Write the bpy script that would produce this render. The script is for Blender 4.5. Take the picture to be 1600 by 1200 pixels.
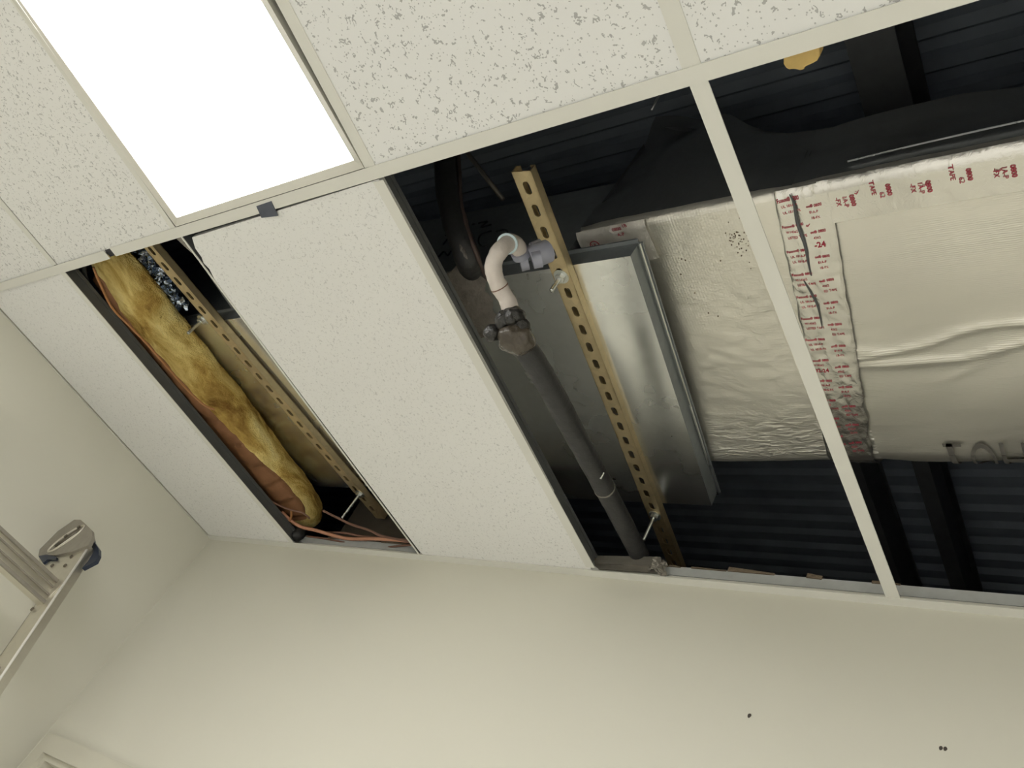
import bpy, bmesh, math, random
from mathutils import Vector, Matrix, noise
random.seed(7)
for o in list(bpy.data.objects): bpy.data.objects.remove(o)
SC = bpy.context.scene
COL = SC.collection
CZ = 2.86                                # height of the suspended ceiling above the floor

# ------------------------------------------------------------------ camera, world, exposure
cam = bpy.data.cameras.new('camera'); co = bpy.data.objects.new('camera', cam); COL.objects.link(co)
cam.sensor_fit = 'HORIZONTAL'; cam.sensor_width = 36.0; cam.lens = 36.0 * 1365.447 / 1600
cam.clip_start = 0.05; cam.clip_end = 60
co.matrix_world = Matrix(((0.779847, 0.056557, 0.623410, 2.32866), (0.444276, -0.751591, -0.487576, -0.36029),
                          (0.440974, 0.657200, -0.611253, CZ - 1.07119), (0, 0, 0, 1)))
SC.camera = co
w = bpy.data.worlds.new('world'); SC.world = w; w.use_nodes = True
w.node_tree.nodes['Background'].inputs[0].default_value = (0.02, 0.022, 0.026, 1)
w.node_tree.nodes['Background'].inputs[1].default_value = 0.1
SC.view_settings.view_transform = 'Standard'; SC.view_settings.look = 'None'
SC.view_settings.gamma = 1.0; SC.view_settings.exposure = 0.15; SC.view_settings.use_curve_mapping = False
LAMP = 11.0                               # strength of the troffer diffusers
LAMP_COLOR = (1.0, 0.985, 0.955)

# ------------------------------------------------------------------ node helpers
class NT:
    def __init__(s, name):
        s.m = bpy.data.materials.new(name); s.m.use_nodes = True
        s.t = s.m.node_tree; s.b = s.t.nodes['Principled BSDF']
        s._c = None
    def n(s, typ, **kw):
        x = s.t.nodes.new(typ)
        for k, v in kw.items():
            if k.startswith('i_'):
                x.inputs[k[2:].replace('_', ' ')].default_value = v
            else: setattr(x, k, v)
        return x
    def l(s, a, b): s.t.links.new(a, b)
    def co(s):
        if s._c is None: s._c = s.n('ShaderNodeTexCoord').outputs['Object']
        return s._c
    def mapped(s, scale=(1, 1, 1), rot=(0, 0, 0)):
        m = s.n('ShaderNodeMapping'); s.l(s.co(), m.inputs[0]); m.inputs['Scale'].default_value = scale; m.inputs['Rotation'].default_value = rot
        return m.outputs[0]
    def noise(s, scale, detail=2, vec=None, rough=.5, dist=0.):
        x = s.n('ShaderNodeTexNoise'); x.inputs['Scale'].default_value = scale; x.inputs['Detail'].default_value = detail
        x.inputs['Roughness'].default_value = rough; x.inputs['Distortion'].default_value = dist
        s.l(vec or s.co(), x.inputs['Vector']); return x.outputs['Fac']
    def voro(s, scale, vec=None, out='Distance'):
        x = s.n('ShaderNodeTexVoronoi'); x.inputs['Scale'].default_value = scale
        s.l(vec or s.co(), x.inputs['Vector']); return x.outputs[out]
    def ramp(s, fac, stops):
        x = s.n('ShaderNodeValToRGB'); e = x.color_ramp.elements
        while len(e) < len(stops): e.new(.5)
        for q, (p, c) in zip(e, stops):
            q.position = p; q.color = (c, c, c, 1) if not hasattr(c, '__len__') else tuple(c) + (1,)
        s.l(fac, x.inputs[0]); return x.outputs[0]
    def math(s, op, a, b=None, clamp=False):
        x = s.n('ShaderNodeMath', operation=op, use_clamp=clamp)
        for i, v in enumerate((a, b)):
            if v is None: continue
            if isinstance(v, (int, float)): x.inputs[i].default_value = v
            else: s.l(v, x.inputs[i])
        return x.outputs[0]
    def mix(s, fac, a, b):
        x = s.n('ShaderNodeMix', data_type='RGBA')
        if isinstance(fac, (int, float)): x.inputs[0].default_value = fac
        else: s.l(fac, x.inputs[0])
        for i, v in ((6, a), (7, b)):
            if hasattr(v, '__len__'): x.inputs[i].default_value = tuple(v) + (1,)
            else: s.l(v, x.inputs[i])
        return x.outputs[2]
    def bump(s, h, strength=.3, dist=.01):
        x = s.n('ShaderNodeBump'); x.inputs['Strength'].default_value = strength; x.inputs['Distance'].default_value = dist
        s.l(h, x.inputs['Height']); s.l(x.outputs[0], s.b.inputs['Normal'])
    def set(s, color=None, rough=.5, metal=0., spec=None):
        if color is not None:
            if hasattr(color, '__len__'): s.b.inputs['Base Color'].default_value = tuple(color) + (1,)
            else: s.l(color, s.b.inputs['Base Color'])
        if isinstance(rough, (int, float)): s.b.inputs['Roughness'].default_value = rough
        else: s.l(rough, s.b.inputs['Roughness'])
        s.b.inputs['Metallic'].default_value = metal
        if spec is not None: s.b.inputs['Specular IOR Level'].default_value = spec
        return s.m

def simple(name, col, rough=.5, metal=0., var=.08, scale=30, bump=0., bscale=60, spec=None):
    t = NT(name)
    f = t.noise(scale, 3)
    c = t.mix(f, tuple(v * (1 - var) for v in col), tuple(min(1, v * (1 + var)) for v in col))
    if bump: t.bump(t.noise(bscale, 3), bump, .005)
    return t.set(c, rough, metal, spec)

MAT = {}
def wall_mat():
    t = NT('wall_paint')
    c = t.mix(t.noise(1.2, 3), (.70, .685, .60), (.73, .715, .63))
    t.bump(t.noise(220, 2), .05, .001)
    return t.set(c, .55, 0, .3)
MAT['wall'] = wall_mat()
def tile_mat(name, base, fiss, pits, dark, scale=1.0):
    t = NT(name)
    # worm-like fissures: thin contour lines of a noise field, broken into dashes by a second field
    n1 = t.noise(62 * scale, 1.0, None, .5, .6)
    ln = t.math('ABSOLUTE', t.math('SUBTRACT', n1, .5))
    wid = t.math('MULTIPLY', t.noise(300 * scale, 1), .115)
    line = t.math('LESS_THAN', ln, wid)
    mask = t.math('GREATER_THAN', t.noise(55 * scale, 2, t.mapped((1, 1, 1), (.3, .2, .9))), fiss)
    fis = t.math('MULTIPLY', line, mask)
    # needle holes
    v = t.n('ShaderNodeTexVoronoi'); v.inputs['Scale'].default_value = 130 * scale ** .5; t.l(t.co(), v.inputs['Vector'])
    sep = t.n('ShaderNodeSeparateColor'); t.l(v.outputs['Color'], sep.inputs[0])
    dot = t.math('MULTIPLY', t.math('LESS_THAN', v.outputs['Distance'], .2), t.math('LESS_THAN', sep.outputs[0], pits))
    hole = t.math('MAXIMUM', fis, t.math('MULTIPLY', dot, .8))
    hole = t.math('MULTIPLY', hole, dark)
    tint = t.mix(t.noise(3.0, 3), base, tuple(c * .95 for c in base))
    c = t.mix(hole, tint, tuple(x * .30 for x in base))  # shade inside fissures and holes put into the colour
    t.bump(t.math('SUBTRACT', t.math('MULTIPLY', t.noise(240, 2), .25), hole), .35, .002)
    return t.set(c, .9, 0, .15)
MAT['tile_fissured'] = tile_mat('tile_fissured', (.875, .88, .87), .60, .6, .62, 1.5)
MAT['tile_fine'] = tile_mat('tile_fine', (.87, .87, .85), .59, .45, .55, 1.9)
MAT['tile_smooth'] = tile_mat('tile_smooth', (.87, .87, .85), .60, .5, .32, 2.5)
MAT['tile_edge'] = simple('tile_edge', (.30, .28, .25), .9, 0, .2, 60)
MAT['tee'] = simple('tee_paint', (.76, .755, .70), .45, 0, .03, 6, spec=.4)
MAT['tee_web'] = simple('tee_web_metal', (.13, .135, .14), .38, .35, .15, 20)
MAT['tee_gap'] = simple('tee_gap_dark', (.03, .03, .035), .7)
MAT['trim_white'] = simple('trim_paint', (.64, .62, .53), .5, 0, .03, 4)
MAT['floor'] = simple('floor_vinyl', (.84, .835, .82), .4, 0, .04, 9)
MAT['frame'] = simple('fixture_frame', (.60, .585, .52), .4, 0, .02, 5)

def diffuser_mat():
    t = NT('lit_diffuser')
    e = t.b
    t.b.inputs['Base Color'].default_value = (.8, .8, .78, 1)
    t.b.inputs['Emission Color'].default_value = LAMP_COLOR + (1,)
    t.b.inputs['Emission Strength'].default_value = LAMP
    return t.m
MAT['diffuser'] = diffuser_mat()

def galv(name, col, rough, spangle=.12, metal=.95):
    t = NT(name)
    v = t.n('ShaderNodeTexVoronoi'); v.inputs['Scale'].default_value = 70; t.l(t.co(), v.inputs['Vector'])
    bw = t.n('ShaderNodeRGBToBW'); t.l(v.outputs['Color'], bw.inputs[0])
    f = t.math('MULTIPLY', t.math('ADD', bw.outputs[0], t.noise(7, 4)), .5)
    c = t.mix(f, tuple(x * (1 - spangle) for x in col), tuple(min(1, x * (1 + spangle)) for x in col))
    r = t.ramp(t.noise(5, 4), ((.3, rough - .05), (.7, rough + .08)))
    t.bump(t.noise(6, 2), .06, .02)
    return t.set(c, r, metal)
MAT['galv'] = galv('galvanised_steel', (.86, .88, .875), .25, .06)
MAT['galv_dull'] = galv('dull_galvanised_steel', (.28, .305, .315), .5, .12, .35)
MAT['strut'] = galv('yellow_zinc_steel', (.70, .57, .34), .40, .14, .7)
MAT['zinc'] = galv('bright_zinc_steel', (.72, .74, .72), .28)
MAT['alu'] = galv('aluminium', (.72, .69, .61), .36, .05)
MAT['alu_bright'] = simple('aluminium_edge_highlight', (.97, .95, .88), .3, .2, .02)  # near-white colour stands for the highlight along the rail edge
MAT['alu_cast'] = galv('grey_cast_aluminium', (.34, .315, .27), .45, .12, .4)

def foil(name, rough, crinkle, cscale=(40, 90, 40), color=(.90, .875, .80), scrim=True, metal=.9, far=False):
    t = NT(name)
    n1 = t.noise(1.0, 4, t.mapped(cscale), .6, .4)
    h = t.math('MULTIPLY', n1, crinkle)
    if far:                                        # the facing is crushed into folds where it wraps the far edge
        sx = t.n('ShaderNodeSeparateXYZ'); t.l(t.co(), sx.inputs[0])
        k = t.n('ShaderNodeMapRange'); k.inputs[1].default_value = .86; k.inputs[2].default_value = 1.01; t.l(sx.outputs[1], k.inputs[0])
        n2 = t.noise(1.0, 3, t.mapped((26, 95, 40), (0, 0, .12)), .55, .8)
        h = t.math('ADD', h, t.math('MULTIPLY', t.math('MULTIPLY', n2, k.outputs[0]), 3.6))
    if scrim:                                      # reinforcing scrim shows as a fine square net
        for axis, sc_ in (('X', 52), ('Y', 52)):
            wv = t.n('ShaderNodeTexWave', wave_type='BANDS', bands_direction=axis); wv.inputs['Scale'].default_value = sc_
            wv.inputs['Distortion'].default_value = 1.2; wv.inputs['Detail'].default_value = 1; wv.inputs['Detail Scale'].default_value = .4
            t.l(t.co(), wv.inputs['Vector'])
            h = t.math('ADD', h, t.math('MULTIPLY', wv.outputs['Fac'], .05))
    c = t.mix(t.noise(4, 4), tuple(x * .93 for x in color), color)
    t.bump(h, .5, .004)
    return t.set(c, rough, metal)
MAT['foil'] = foil('foil_scrim_facing', .46, .55, far=True)
def ribbed():
    t = NT('ribbed_scrim_facing')
    wv = t.n('ShaderNodeTexWave', wave_type='BANDS', bands_direction='Y'); wv.inputs['Scale'].default_value = 78
    wv.inputs['Distortion'].default_value = 2.5; wv.inputs['Detail'].default_value = 2; wv.inputs['Detail Scale'].default_value = .5
    t.l(t.co(), wv.inputs['Vector'])
    h = t.math('ADD', t.math('MULTIPLY', wv.outputs['Fac'], t.ramp(t.noise(14, 2, t.mapped((.3, 1, 1))), ((.35, .1), (.65, .5)))), t.math('MULTIPLY', t.noise(30, 3, t.mapped((.5, 1, 1))), .35))
    t.bump(h, .24, .003)
    return t.set(t.mix(t.noise(4, 4), (.84, .815, .745), (.90, .875, .80)), .46, .9)
MAT['foil_ribbed'] = ribbed()
MAT['foil_smooth'] = foil('foil_scrim_facing_smooth', .46, .25)
MAT['tape'] = foil('aluminium_foil_tape', .27, .9, (55, 40, 50), (.80, .78, .73), False, .92)
MAT['tape_pale'] = foil('creased_pale_tape', .4, 1.2, (55, 40, 50), (.80, .77, .71), False, .25)
MAT['foil_shaded'] = foil('dusty_shaded_foil', .34, .8, (30, 30, 30), (.20, .21, .215), False, .5)  # dust plus the near side's shade and dark reflection, put into the colour
MAT['foil_shiny'] = foil('crumpled_shiny_foil', .10, 1.2, (60, 60, 60), (.58, .66, .78), False, 1.0)
MAT['red'] = simple('red_ink', (.46, .035, .07), .6, 0, .15, 200)
MAT['grey_ink'] = simple('grey_ink', (.15, .14, .125), .7, 0, .3, 120)
MAT['pencil'] = simple('marker_ink', (.045, .05, .055), .6)
MAT['deck'] = simple('painted_deck_steel', (.29, .33, .38), .55, 0, .2, 8, spec=.3)
MAT['joist'] = simple('black_joist_steel', (.11, .115, .12), .55, .2, .2)
MAT['plenum_wall'] = simple('dark_block_wall', (.06, .055, .05), .9, 0, .2, 6)
MAT['board'] = simple('dark_brown_board', (.085, .072, .055), .85, 0, .25, 12)
MAT['drywall'] = simple('bare_drywall', (.50, .52, .53), .8, 0, .15, 40)
MAT['torn'] = simple('torn_brown_paper', (.20, .155, .11), .9, 0, .35, 90, .4, 200)
MAT['pvc'] = simple('white_pipe_wrap', (.66, .60, .56), .55, 0, .14, 40, .25, 60)
MAT['pvc_grey'] = simple('grey_lilac_pvc', (.36, .37, .45), .4, 0, .1, 20)
MAT['ring'] = simple('pale_blue_glint', (.70, .85, .92), .3)  # glint on the elbow's collar, painted as a pale blue
MAT['rubber'] = simple('black_rubber_foam', (.032, .032, .033), .55, 0, .3, 40, .4, 70)
MAT['mastic'] = simple('shiny_black_mastic', (.018, .017, .016), .28, 0, .4, 60, .8, 90)
MAT['brown_tape'] = simple('brown_glossy_tape', (.075, .062, .048), .2, 0, .3, 50, .6, 60)
MAT['copper'] = simple('salmon_cable_jacket', (.55, .27, .17), .5, 0, .2, 30)
MAT['copper_dark'] = simple('brown_cable_jacket', (.20, .105, .075), .5, 0, .2, 30)
MAT['cable_dull'] = simple('dull_brown_cable_jacket', (.095, .065, .055), .5, 0, .2, 30)
MAT['orange'] = simple('orange_cable_jacket', (.42, .19, .07), .45, 0, .2, 30)
MAT['kraft'] = simple('kraft_paper', (.25, .115, .05), .7, 0, .35, 25, .5, 45)
MAT['navy'] = simple('navy_plastic', (.012, .022, .05), .35, 0, .1)
MAT['rivet'] = simple('dull_rivet_steel', (.17, .15, .12), .4, .7)
MAT['clip'] = simple('slate_tape', (.085, .095, .125), .6, 0, .15, 80)
MAT['lint'] = simple('dusty_grey_brown_felt', (.20, .18, .16), .95, 0, .4, 50, .8, 120)
MAT['sheet_grey'] = simple('bent_grey_steel', (.30, .28, .25), .45, .5, .25, 25)
MAT['foam'] = simple('yellow_expanding_foam', (.78, .55, .20), .75, 0, .25, 25, .5, 60)
MAT['speck'] = simple('dark_scuff', (.07, .06, .05), .8)
def batt_mat():
    t = NT('yellow_glass_wool')
    f = t.noise(9, 5, t.mapped((1.6, .7, 1.6)), .62, .5)
    c = t.ramp(f, ((.30, (.24, .13, .035)), (.44, (.58, .39, .11)), (.58, (.86, .69, .27)), (.75, (.90, .77, .38))))
    h = t.math('ADD', t.noise(28, 5, t.mapped((1, .5, 1)), .7, .8), t.math('MULTIPLY', t.noise(220, 3), .3))
    t.bump(h, .9, .02)
    return t.set(c, .95, 0, .05)
MAT['batt'] = batt_mat()

# ------------------------------------------------------------------ mesh helpers
class M:
    def __init__(s): s.v = []; s.f = []
    def add(s, vs, fs):
        k = len(s.v); s.v += [tuple(v) for v in vs]; s.f += [tuple(i + k for i in f) for f in fs]; return s
    def box(s, a, b):
        (x0, y0, z0), (x1, y1, z1) = [tuple(map(min, zip(a, b))), tuple(map(max, zip(a, b)))]
        return s.hexa([(x0, y0, z0), (x1, y0, z0), (x1, y1, z0), (x0, y1, z0), (x0, y0, z1), (x1, y0, z1), (x1, y1, z1), (x0, y1, z1)])
    def hexa(s, p):
        return s.add(p, [(0, 3, 2, 1), (4, 5, 6, 7), (0, 1, 5, 4), (1, 2, 6, 5), (2, 3, 7, 6), (3, 0, 4, 7)])
    def beam(s, a, b, wv, hv):                     # bar from a to b; wv, hv full cross vectors, a,b on the lower face's centre line
        a, b, wv, hv = map(Vector, (a, b, wv, hv))
        return s.hexa([a - wv / 2, b - wv / 2, b + wv / 2, a + wv / 2, a - wv / 2 + hv, b - wv / 2 + hv, b + wv / 2 + hv, a + wv / 2 + hv])
    def prism(s, pts, off):                        # planar polygon pts swept by off
        off = Vector(off); n = len(pts); p = [Vector(q) for q in pts]
        vs = p + [q + off for q in p]
        return s.add(vs, [tuple(range(n))[::-1], tuple(range(n, 2 * n))] + [(i, (i + 1) % n, n + (i + 1) % n, n + i) for i in range(n)])
    def tube(s, pts, r, n=10, caps=True, sq=None):
        p = [Vector(q) for q in pts]; m = len(p)
        rr = r if hasattr(r, '__len__') else [r] * m
        up = None; rings = []
        for i in range(m):
            d = (p[min(i + 1, m - 1)] - p[max(i - 1, 0)]).normalized()
            if up is None:
                up = Vector((0, 0, 1)) if abs(d.z) < .9 else Vector((1, 0, 0))
            x = (up - d * up.dot(d)).normalized(); up = x; y = d.cross(x)
            rings.append([p[i] + (x * math.cos(2 * math.pi * k / n) + y * math.sin(2 * math.pi * k / n)) * rr[i] for k in range(n)])
        vs = [q for R in rings for q in R]
        fs = [(i * n + k, i * n + (k + 1) % n, (i + 1) * n + (k + 1) % n, (i + 1) * n + k) for i in range(m - 1) for k in range(n)]
        if caps: fs += [tuple(range(n))[::-1], tuple(range((m - 1) * n, m * n))]
        return s.add(vs, fs)
    def disc(s, c, axis, r, h, n=14):
        c, a = Vector(c), Vector(axis).normalized()
        return s.tube([c, c + a * h], r, n)
    def grid(s, fn, nu, nv):
        vs = [fn(i / nu, j / nv) for i in range(nu + 1) for j in range(nv + 1)]
        return s.add(vs, [(i * (nv + 1) + j, (i + 1) * (nv + 1) + j, (i + 1) * (nv + 1) + j + 1, i * (nv + 1) + j + 1) for i in range(nu) for j in range(nv)])
    def build(s, name, mat, parent=None, smooth=False, fix=True, bevel=0):
        me = bpy.data.meshes.new(name); me.from_pydata(s.v, [], s.f)
        if fix or bevel:
            bm = bmesh.new(); bm.from_mesh(me)
            if bevel:
                bmesh.ops.bevel(bm, geom=[e for e in bm.edges], offset=bevel, segments=2, affect='EDGES', profile=.6)
            bmesh.ops.recalc_face_normals(bm, faces=bm.faces); bm.to_mesh(me); bm.free()
        return link(name, me, mat, parent, smooth)

def link(name, me, mat, parent=None, smooth=False):
    me.materials.clear(); me.materials.append(MAT[mat])
    if smooth:
        me.polygons.foreach_set('use_smooth', [True] * len(me.polygons))
        if smooth == 'auto': me.set_sharp_from_angle(angle=math.radians(40))
    o = bpy.data.objects.new(name, me); COL.objects.link(o)
    if parent is not None:
        o.parent = parent; o.matrix_parent_inverse = ROOT_INV[parent.name]
        ROOT_INV[o.name] = Matrix.Identity(4)
    else: ROOT_INV[o.name] = Matrix.Identity(4)
    return o
ROOT_INV = {}
def tag(o, label, cat, group=None, kind=None):
    if label: o['label'] = label
    if cat: o['category'] = cat
    if group: o['group'] = group
    if kind: o['kind'] = kind
    return o
def root(name, loc, label=None, cat=None, group=None, kind=None):
    o = bpy.data.objects.new(name, None); COL.objects.link(o); o.location = loc; o.empty_display_size = .1
    ROOT_INV[o.name] = Matrix.Translation(loc).inverted()
    return tag(o, label, cat, group, kind)
def stuff(o): o['kind'] = 'stuff'; return o
def structure(o): o['kind'] = 'structure'; return o
def smoothline(pts, n=8):                          # Catmull-Rom through pts
    p = [Vector(q) for q in pts]; out = []
    for i in range(len(p) - 1):
        a, b, c, d = p[max(i - 1, 0)], p[i], p[i + 1], p[min(i + 2, len(p) - 1)]
        for k in range(n):
            t = k / n
            out.append(.5 * ((2 * b) + (c - a) * t + (2 * a - 5 * b + 4 * c - d) * t * t + (3 * b - a - 3 * c + d) * t ** 3))
    return out + [p[-1]]
def text_mesh(s, size, bold=0.0):
    cu = bpy.data.curves.new('t', 'FONT'); cu.body = s; cu.size = size; cu.resolution_u = 5 if size == 1.0 else 2; cu.offset = bold * size
    o = bpy.data.objects.new('t', cu); COL.objects.link(o)
    dg = bpy.context.evaluated_depsgraph_get(); me = bpy.data.meshes.new_from_object(o.evaluated_get(dg))
    bpy.data.objects.remove(o); bpy.data.curves.remove(cu)
    vs = [v.co.copy() for v in me.vertices]; fs = [tuple(p.vertices) for p in me.polygons]
    bpy.data.meshes.remove(me); return vs, fs

# ================================================================== THE ROOM
UL, UR, VB, VF = -.495, 4.4, 1.105, -6.4          # left, right, back, front wall planes
structure(M().box((UL - .1, VF - .1, -.1), (UR + .1, VB + .4, 0)).build('floor', 'floor'))
# back wall with the door opening low at the left corner
DX0, DX1, DH = -.405, .41, 2.04
structure(M().box((UL, VB, 0), (DX0, VB + .12, CZ + .045)).box((DX1, VB, 0), (UR, VB + .12, CZ + .045)).box((DX0, VB, DH), (DX1, VB + .12, CZ + .045)).build('wall_back', 'wall'))
structure(M().box((UL - .1, VF, 0), (UL, VB + .12, CZ + .05)).build('wall_left', 'wall'))
structure(M().box((UR, VF, 0), (UR + .1, VB + .12, CZ + .05)).build('wall_right', 'wall'))
structure(M().box((UL - .1, VF - .1, 0), (UR + .1, VF, CZ + .05)).build('wall_front', 'wall'))
d = structure(M().box((DX0 + .018, VB + .045, .005), (DX1 - .018, VB + .085, DH - .02)).build('door_1', 'trim_white'))
dh = M().disc((DX1 - .085, VB + .045, 1.0), (0, -1, 0), .028, .008).tube([(DX1 - .085, VB + .04, 1.0), (DX1 - .085, VB - .005, 1.0)], .01).tube([(DX1 - .085, VB - .003, 1.0), (DX1 - .19, VB - .003, 1.0)], .009)
dh.build('door_handle', 'zinc', d, True)
casing = M()
for x0, x1, z0, z1 in ((DX0 - .055, DX0, 0, DH + .055), (DX1, DX1 + .055, 0, DH + .055), (DX0, DX1, DH, DH + .055)):
    casing.box((x0, VB - .014, z0), (x1, VB, z1))
structure(casing.build('trim_1', 'trim_white'))
jamb = M().box((DX0, VB, 0), (DX0 + .016, VB + .115, DH)).box((DX1 - .016, VB, 0), (DX1, VB + .115, DH)).box((DX0 + .016, VB, DH - .016), (DX1 - .016, VB + .115, DH))
structure(jamb.build('trim_2', 'trim_white'))
# wall angles: L-shaped edge mouldings under the ceiling
structure(M().box((UL, VB - .024, CZ - .001), (UR, VB, CZ + .0015)).box((UL, VB - .0015, CZ), (UR, VB, CZ + .022)).build('trim_3', 'tee'))
structure(M().box((UL, VF, CZ - .001), (UL + .003, VB - .024, CZ + .0015)).build('trim_4', 'tee'))
for nm, pts in (('baseboard_back', ((DX1 + .055, VB - .012, 0), (UR, VB, .1))), ('baseboard_left', ((UL, VF, 0), (UL + .012, VB, .1)))):
    structure(M().box(*pts).build(nm, 'trim_white'))
# bare drywall edge of the wall above the ceiling line, and its torn paper
dw = structure(M().box((UL, VB - .003, CZ + .0225), (UR, VB, CZ + .047)).build('trim_5', 'drywall'))
torn = M(); x = UL
while x < UR - .05:
    L = random.uniform(.03, .12); h = random.uniform(.002, .011)
    if random.random() < .75:
        torn.hexa([(x, VB - .006, CZ + .045), (x + L, VB - .006, CZ + .043 + random.uniform(0, .004)), (x + L, VB + .012, CZ + .045), (x, VB + .012, CZ + .045),
                   (x, VB - .005, CZ + .046 + h), (x + L, VB - .004, CZ + .046 + h * random.uniform(.3, 1)), (x + L, VB + .012, CZ + .052), (x, VB + .012, CZ + .052)])
    x += L + random.uniform(0, .03)
t_ = torn.build('torn_paper_edge', 'torn', dw); t_['kind'] = 'stuff'

# ------------------------------------------------------------------ suspended ceiling: tees and tiles
T = .6096
ceil = M()                                         # the far part of the ceiling, outside every view of the openings
ceil.box((UL, VF, CZ + .095), (UR, -3 * 1.2192 - .012, CZ + .11))
ceil.box((3.66, -3 * 1.2192 - .012, CZ + .095), (UR, VB - .02, CZ + .11))
CEIL = structure(ceil.build('ceiling', 'tile_fine'))
def tee(m, a, b, hw=.012, web=True):               # inverted T: painted flange, bare web
    a, b = Vector(a), Vector(b); dirv = (b - a).normalized(); nrm = Vector((-dirv.y, dirv.x, 0))
    m.beam(a, b, nrm * hw * 2, (0, 0, .0018))
def web(a, b):
    a, b = Vector(a), Vector(b); dirv = (b - a).normalized(); nrm = Vector((-dirv.y, dirv.x, 0)); up = Vector((0, 0, 1))
    m = M().beam(a + up * .0018, b + up * .0018, nrm * .0012, (0, 0, .032))
    m.beam(a + up * .030, b + up * .030, nrm * .007, (0, 0, .008)); return m
GA, GB = .259, .286                                # splice gap of the main tee
def add_tee(name, a, b, hw=.012, w_=True):
    m = M(); tee(m, a, b, hw); o = m.build(name, 'tee', CEIL)
    if w_: web(a, b).build('tee_web', 'tee_web', o)
    return o
add_tee('main_tee', (UL, .001, CZ - .0035), (GA, .001, CZ - .0035))
add_tee('main_tee', (GB, 0, CZ - .001), (3.66, 0, CZ - .001))
M().box((GA - .004, -.010, CZ + .002), (GB + .004, .010, CZ + .006)).build('splice_plate', 'tee_gap', CEIL)
zt = CZ + .0004
# far row (towards the back wall)
add_tee('cross_tee', (.0005, .012, zt), (-.0085, VB - .024, zt), .0115)
add_tee('cross_tee', (.5735, .012, zt), (.5655, VB - .024, zt), .0028)
add_tee('cross_tee', (1.2051, 0.0167, 2.8604) , (1.1470, 1.0723, 2.8604), .0125)
add_tee('cross_tee', (1.8255, .012, zt), (1.833, VB - .024, zt), .0132, False)
add_tee('cross_tee', (4 * T, .012, zt), (4 * T + .01, VB - .024, zt))
add_tee('cross_tee', (5 * T, .012, zt), (5 * T + .01, VB - .024, zt))
# near row
add_tee('cross_tee', (-.0085, -.012, zt), (-.0085, -1.2072, zt), .012)
add_tee('cross_tee', (.5675, -.012, zt), (.6095, -.62, zt), .009)
add_tee('cross_tee', (1.2065, -.012, zt), (1.2315, -.34, zt), .0125)
add_tee('cross_tee', (.6095, -.62, zt), (.6095, -1.2072, zt), .009)
add_tee('cross_tee', (1.2315, -.34, zt), (1.240, -1.2072, zt), .0125)
for k in (3, 4, 5): add_tee('cross_tee', (k * T + (-.0045 if k == 3 else 0), -.012, zt), (k * T + .012, -1.2072, zt), .0133 if k == 3 else .012)
add_tee('main_tee', (UL, -1.2192, CZ - .001), (3.66, -1.2192, CZ - .001))
add_tee('main_tee', (UL, -2.4384, CZ - .001), (3.66, -2.4384, CZ - .001))
def tile(quad, mat, z=.0022, th=.014, name='ceiling_tile', ragged=None):
    q = [Vector((x, y, CZ + z)) for x, y in (quad or [])]
    if ragged is None:
        m = M().prism(q, (0, 0, th))
        return m.build(name, mat, CEIL)
    m = M().prism([Vector((x, y, CZ + z)) for x, y in ragged], (0, 0, th))
    return m.build(name, mat, CEIL)
g = .0025
# far row tiles: the cut tile at the left wall and the one left between the two openings
tile(((UL + .010, .004), (-.004, .004), (-.0135, VB - .004), (UL + .010, VB - .004)), 'tile_smooth')
left_edge = [(0.6045, 0.0209), (0.5882, 0.0467), (0.5872, 0.0707), (0.5791, 0.0850), (0.5839, 0.1016), (0.5751, 0.1287), (0.5656, 0.1617), (0.5738, 0.1905), (0.5748, 0.3424), (0.5753, 0.6840), (0.5747, 1.0684)]
right_edge = [(1.1443, 1.0819), (1.1859, 0.4494), (1.2078, 0.0145)]
tile(None, 'tile_smooth', .0022, .014, 'ceiling_tile', left_edge + [(.585, VB - .004), (1.155, VB - .004)] + right_edge)
tile(((4 * T + .004, .004), (5 * T - .004, .004), (5 * T, VB - .004), (4 * T + .01, VB - .004)), 'tile_fissured')
tile(((5 * T + .004, .004), (3.66, .004), (3.66, VB - .004), (5 * T + .01, VB - .004)), 'tile_fissured')
# near row tiles
tile(((UL + .002, -.004), (-.0125, -.004), (-.0125, -1.212), (UL + .002, -1.212)), 'tile_fine')
tile(((.0055, -.004), (.566, -.004), (.608, -.62), (.608, -1.212), (.0055, -1.212)), 'tile_fine')
tile(((1.2115, -.004), (1.8195, -.004), (1.825, -1.212), (1.245, -1.212), (1.236, -.34)), 'tile_fissured')
tile(((1.829, -.004), (4 * T - .004, -.004), (4 * T - .004, -1.212), (1.84, -1.212)), 'tile_fissured')
tile(((5 * T - .004 - 2 * .003 - T + .012, -.004), (5 * T - .004, -.004), (5 * T - .004, -1.212), (4 * T + .008, -1.212)), 'tile_fissured')
for r in (1, 2):
    for k in range(0, 6):
        if (r == 2 and k == 1) or (r == 2 and k == 5) : continue
        y0, y1 = -1.2192 * r - .004, -1.2192 * (r + 1) + .004
        tile(((k * T + g, y0), ((k + 1) * T - g, y0), ((k + 1) * T - g, y1), (k * T + g, y1)), 'tile_fissured')
    tile(((UL + .002, -1.2192 * r - .004), (-g, -1.2192 * r - .004), (-g, -1.2192 * (r + 1) + .004), (UL + .002, -1.2192 * (r + 1) + .004)), 'tile_fine')
tile(((5 * T + .004, -.004), (3.66, -.004), (3.66, -1.212), (5 * T + .004, -1.212)), 'tile_fissured') if False else None

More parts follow.
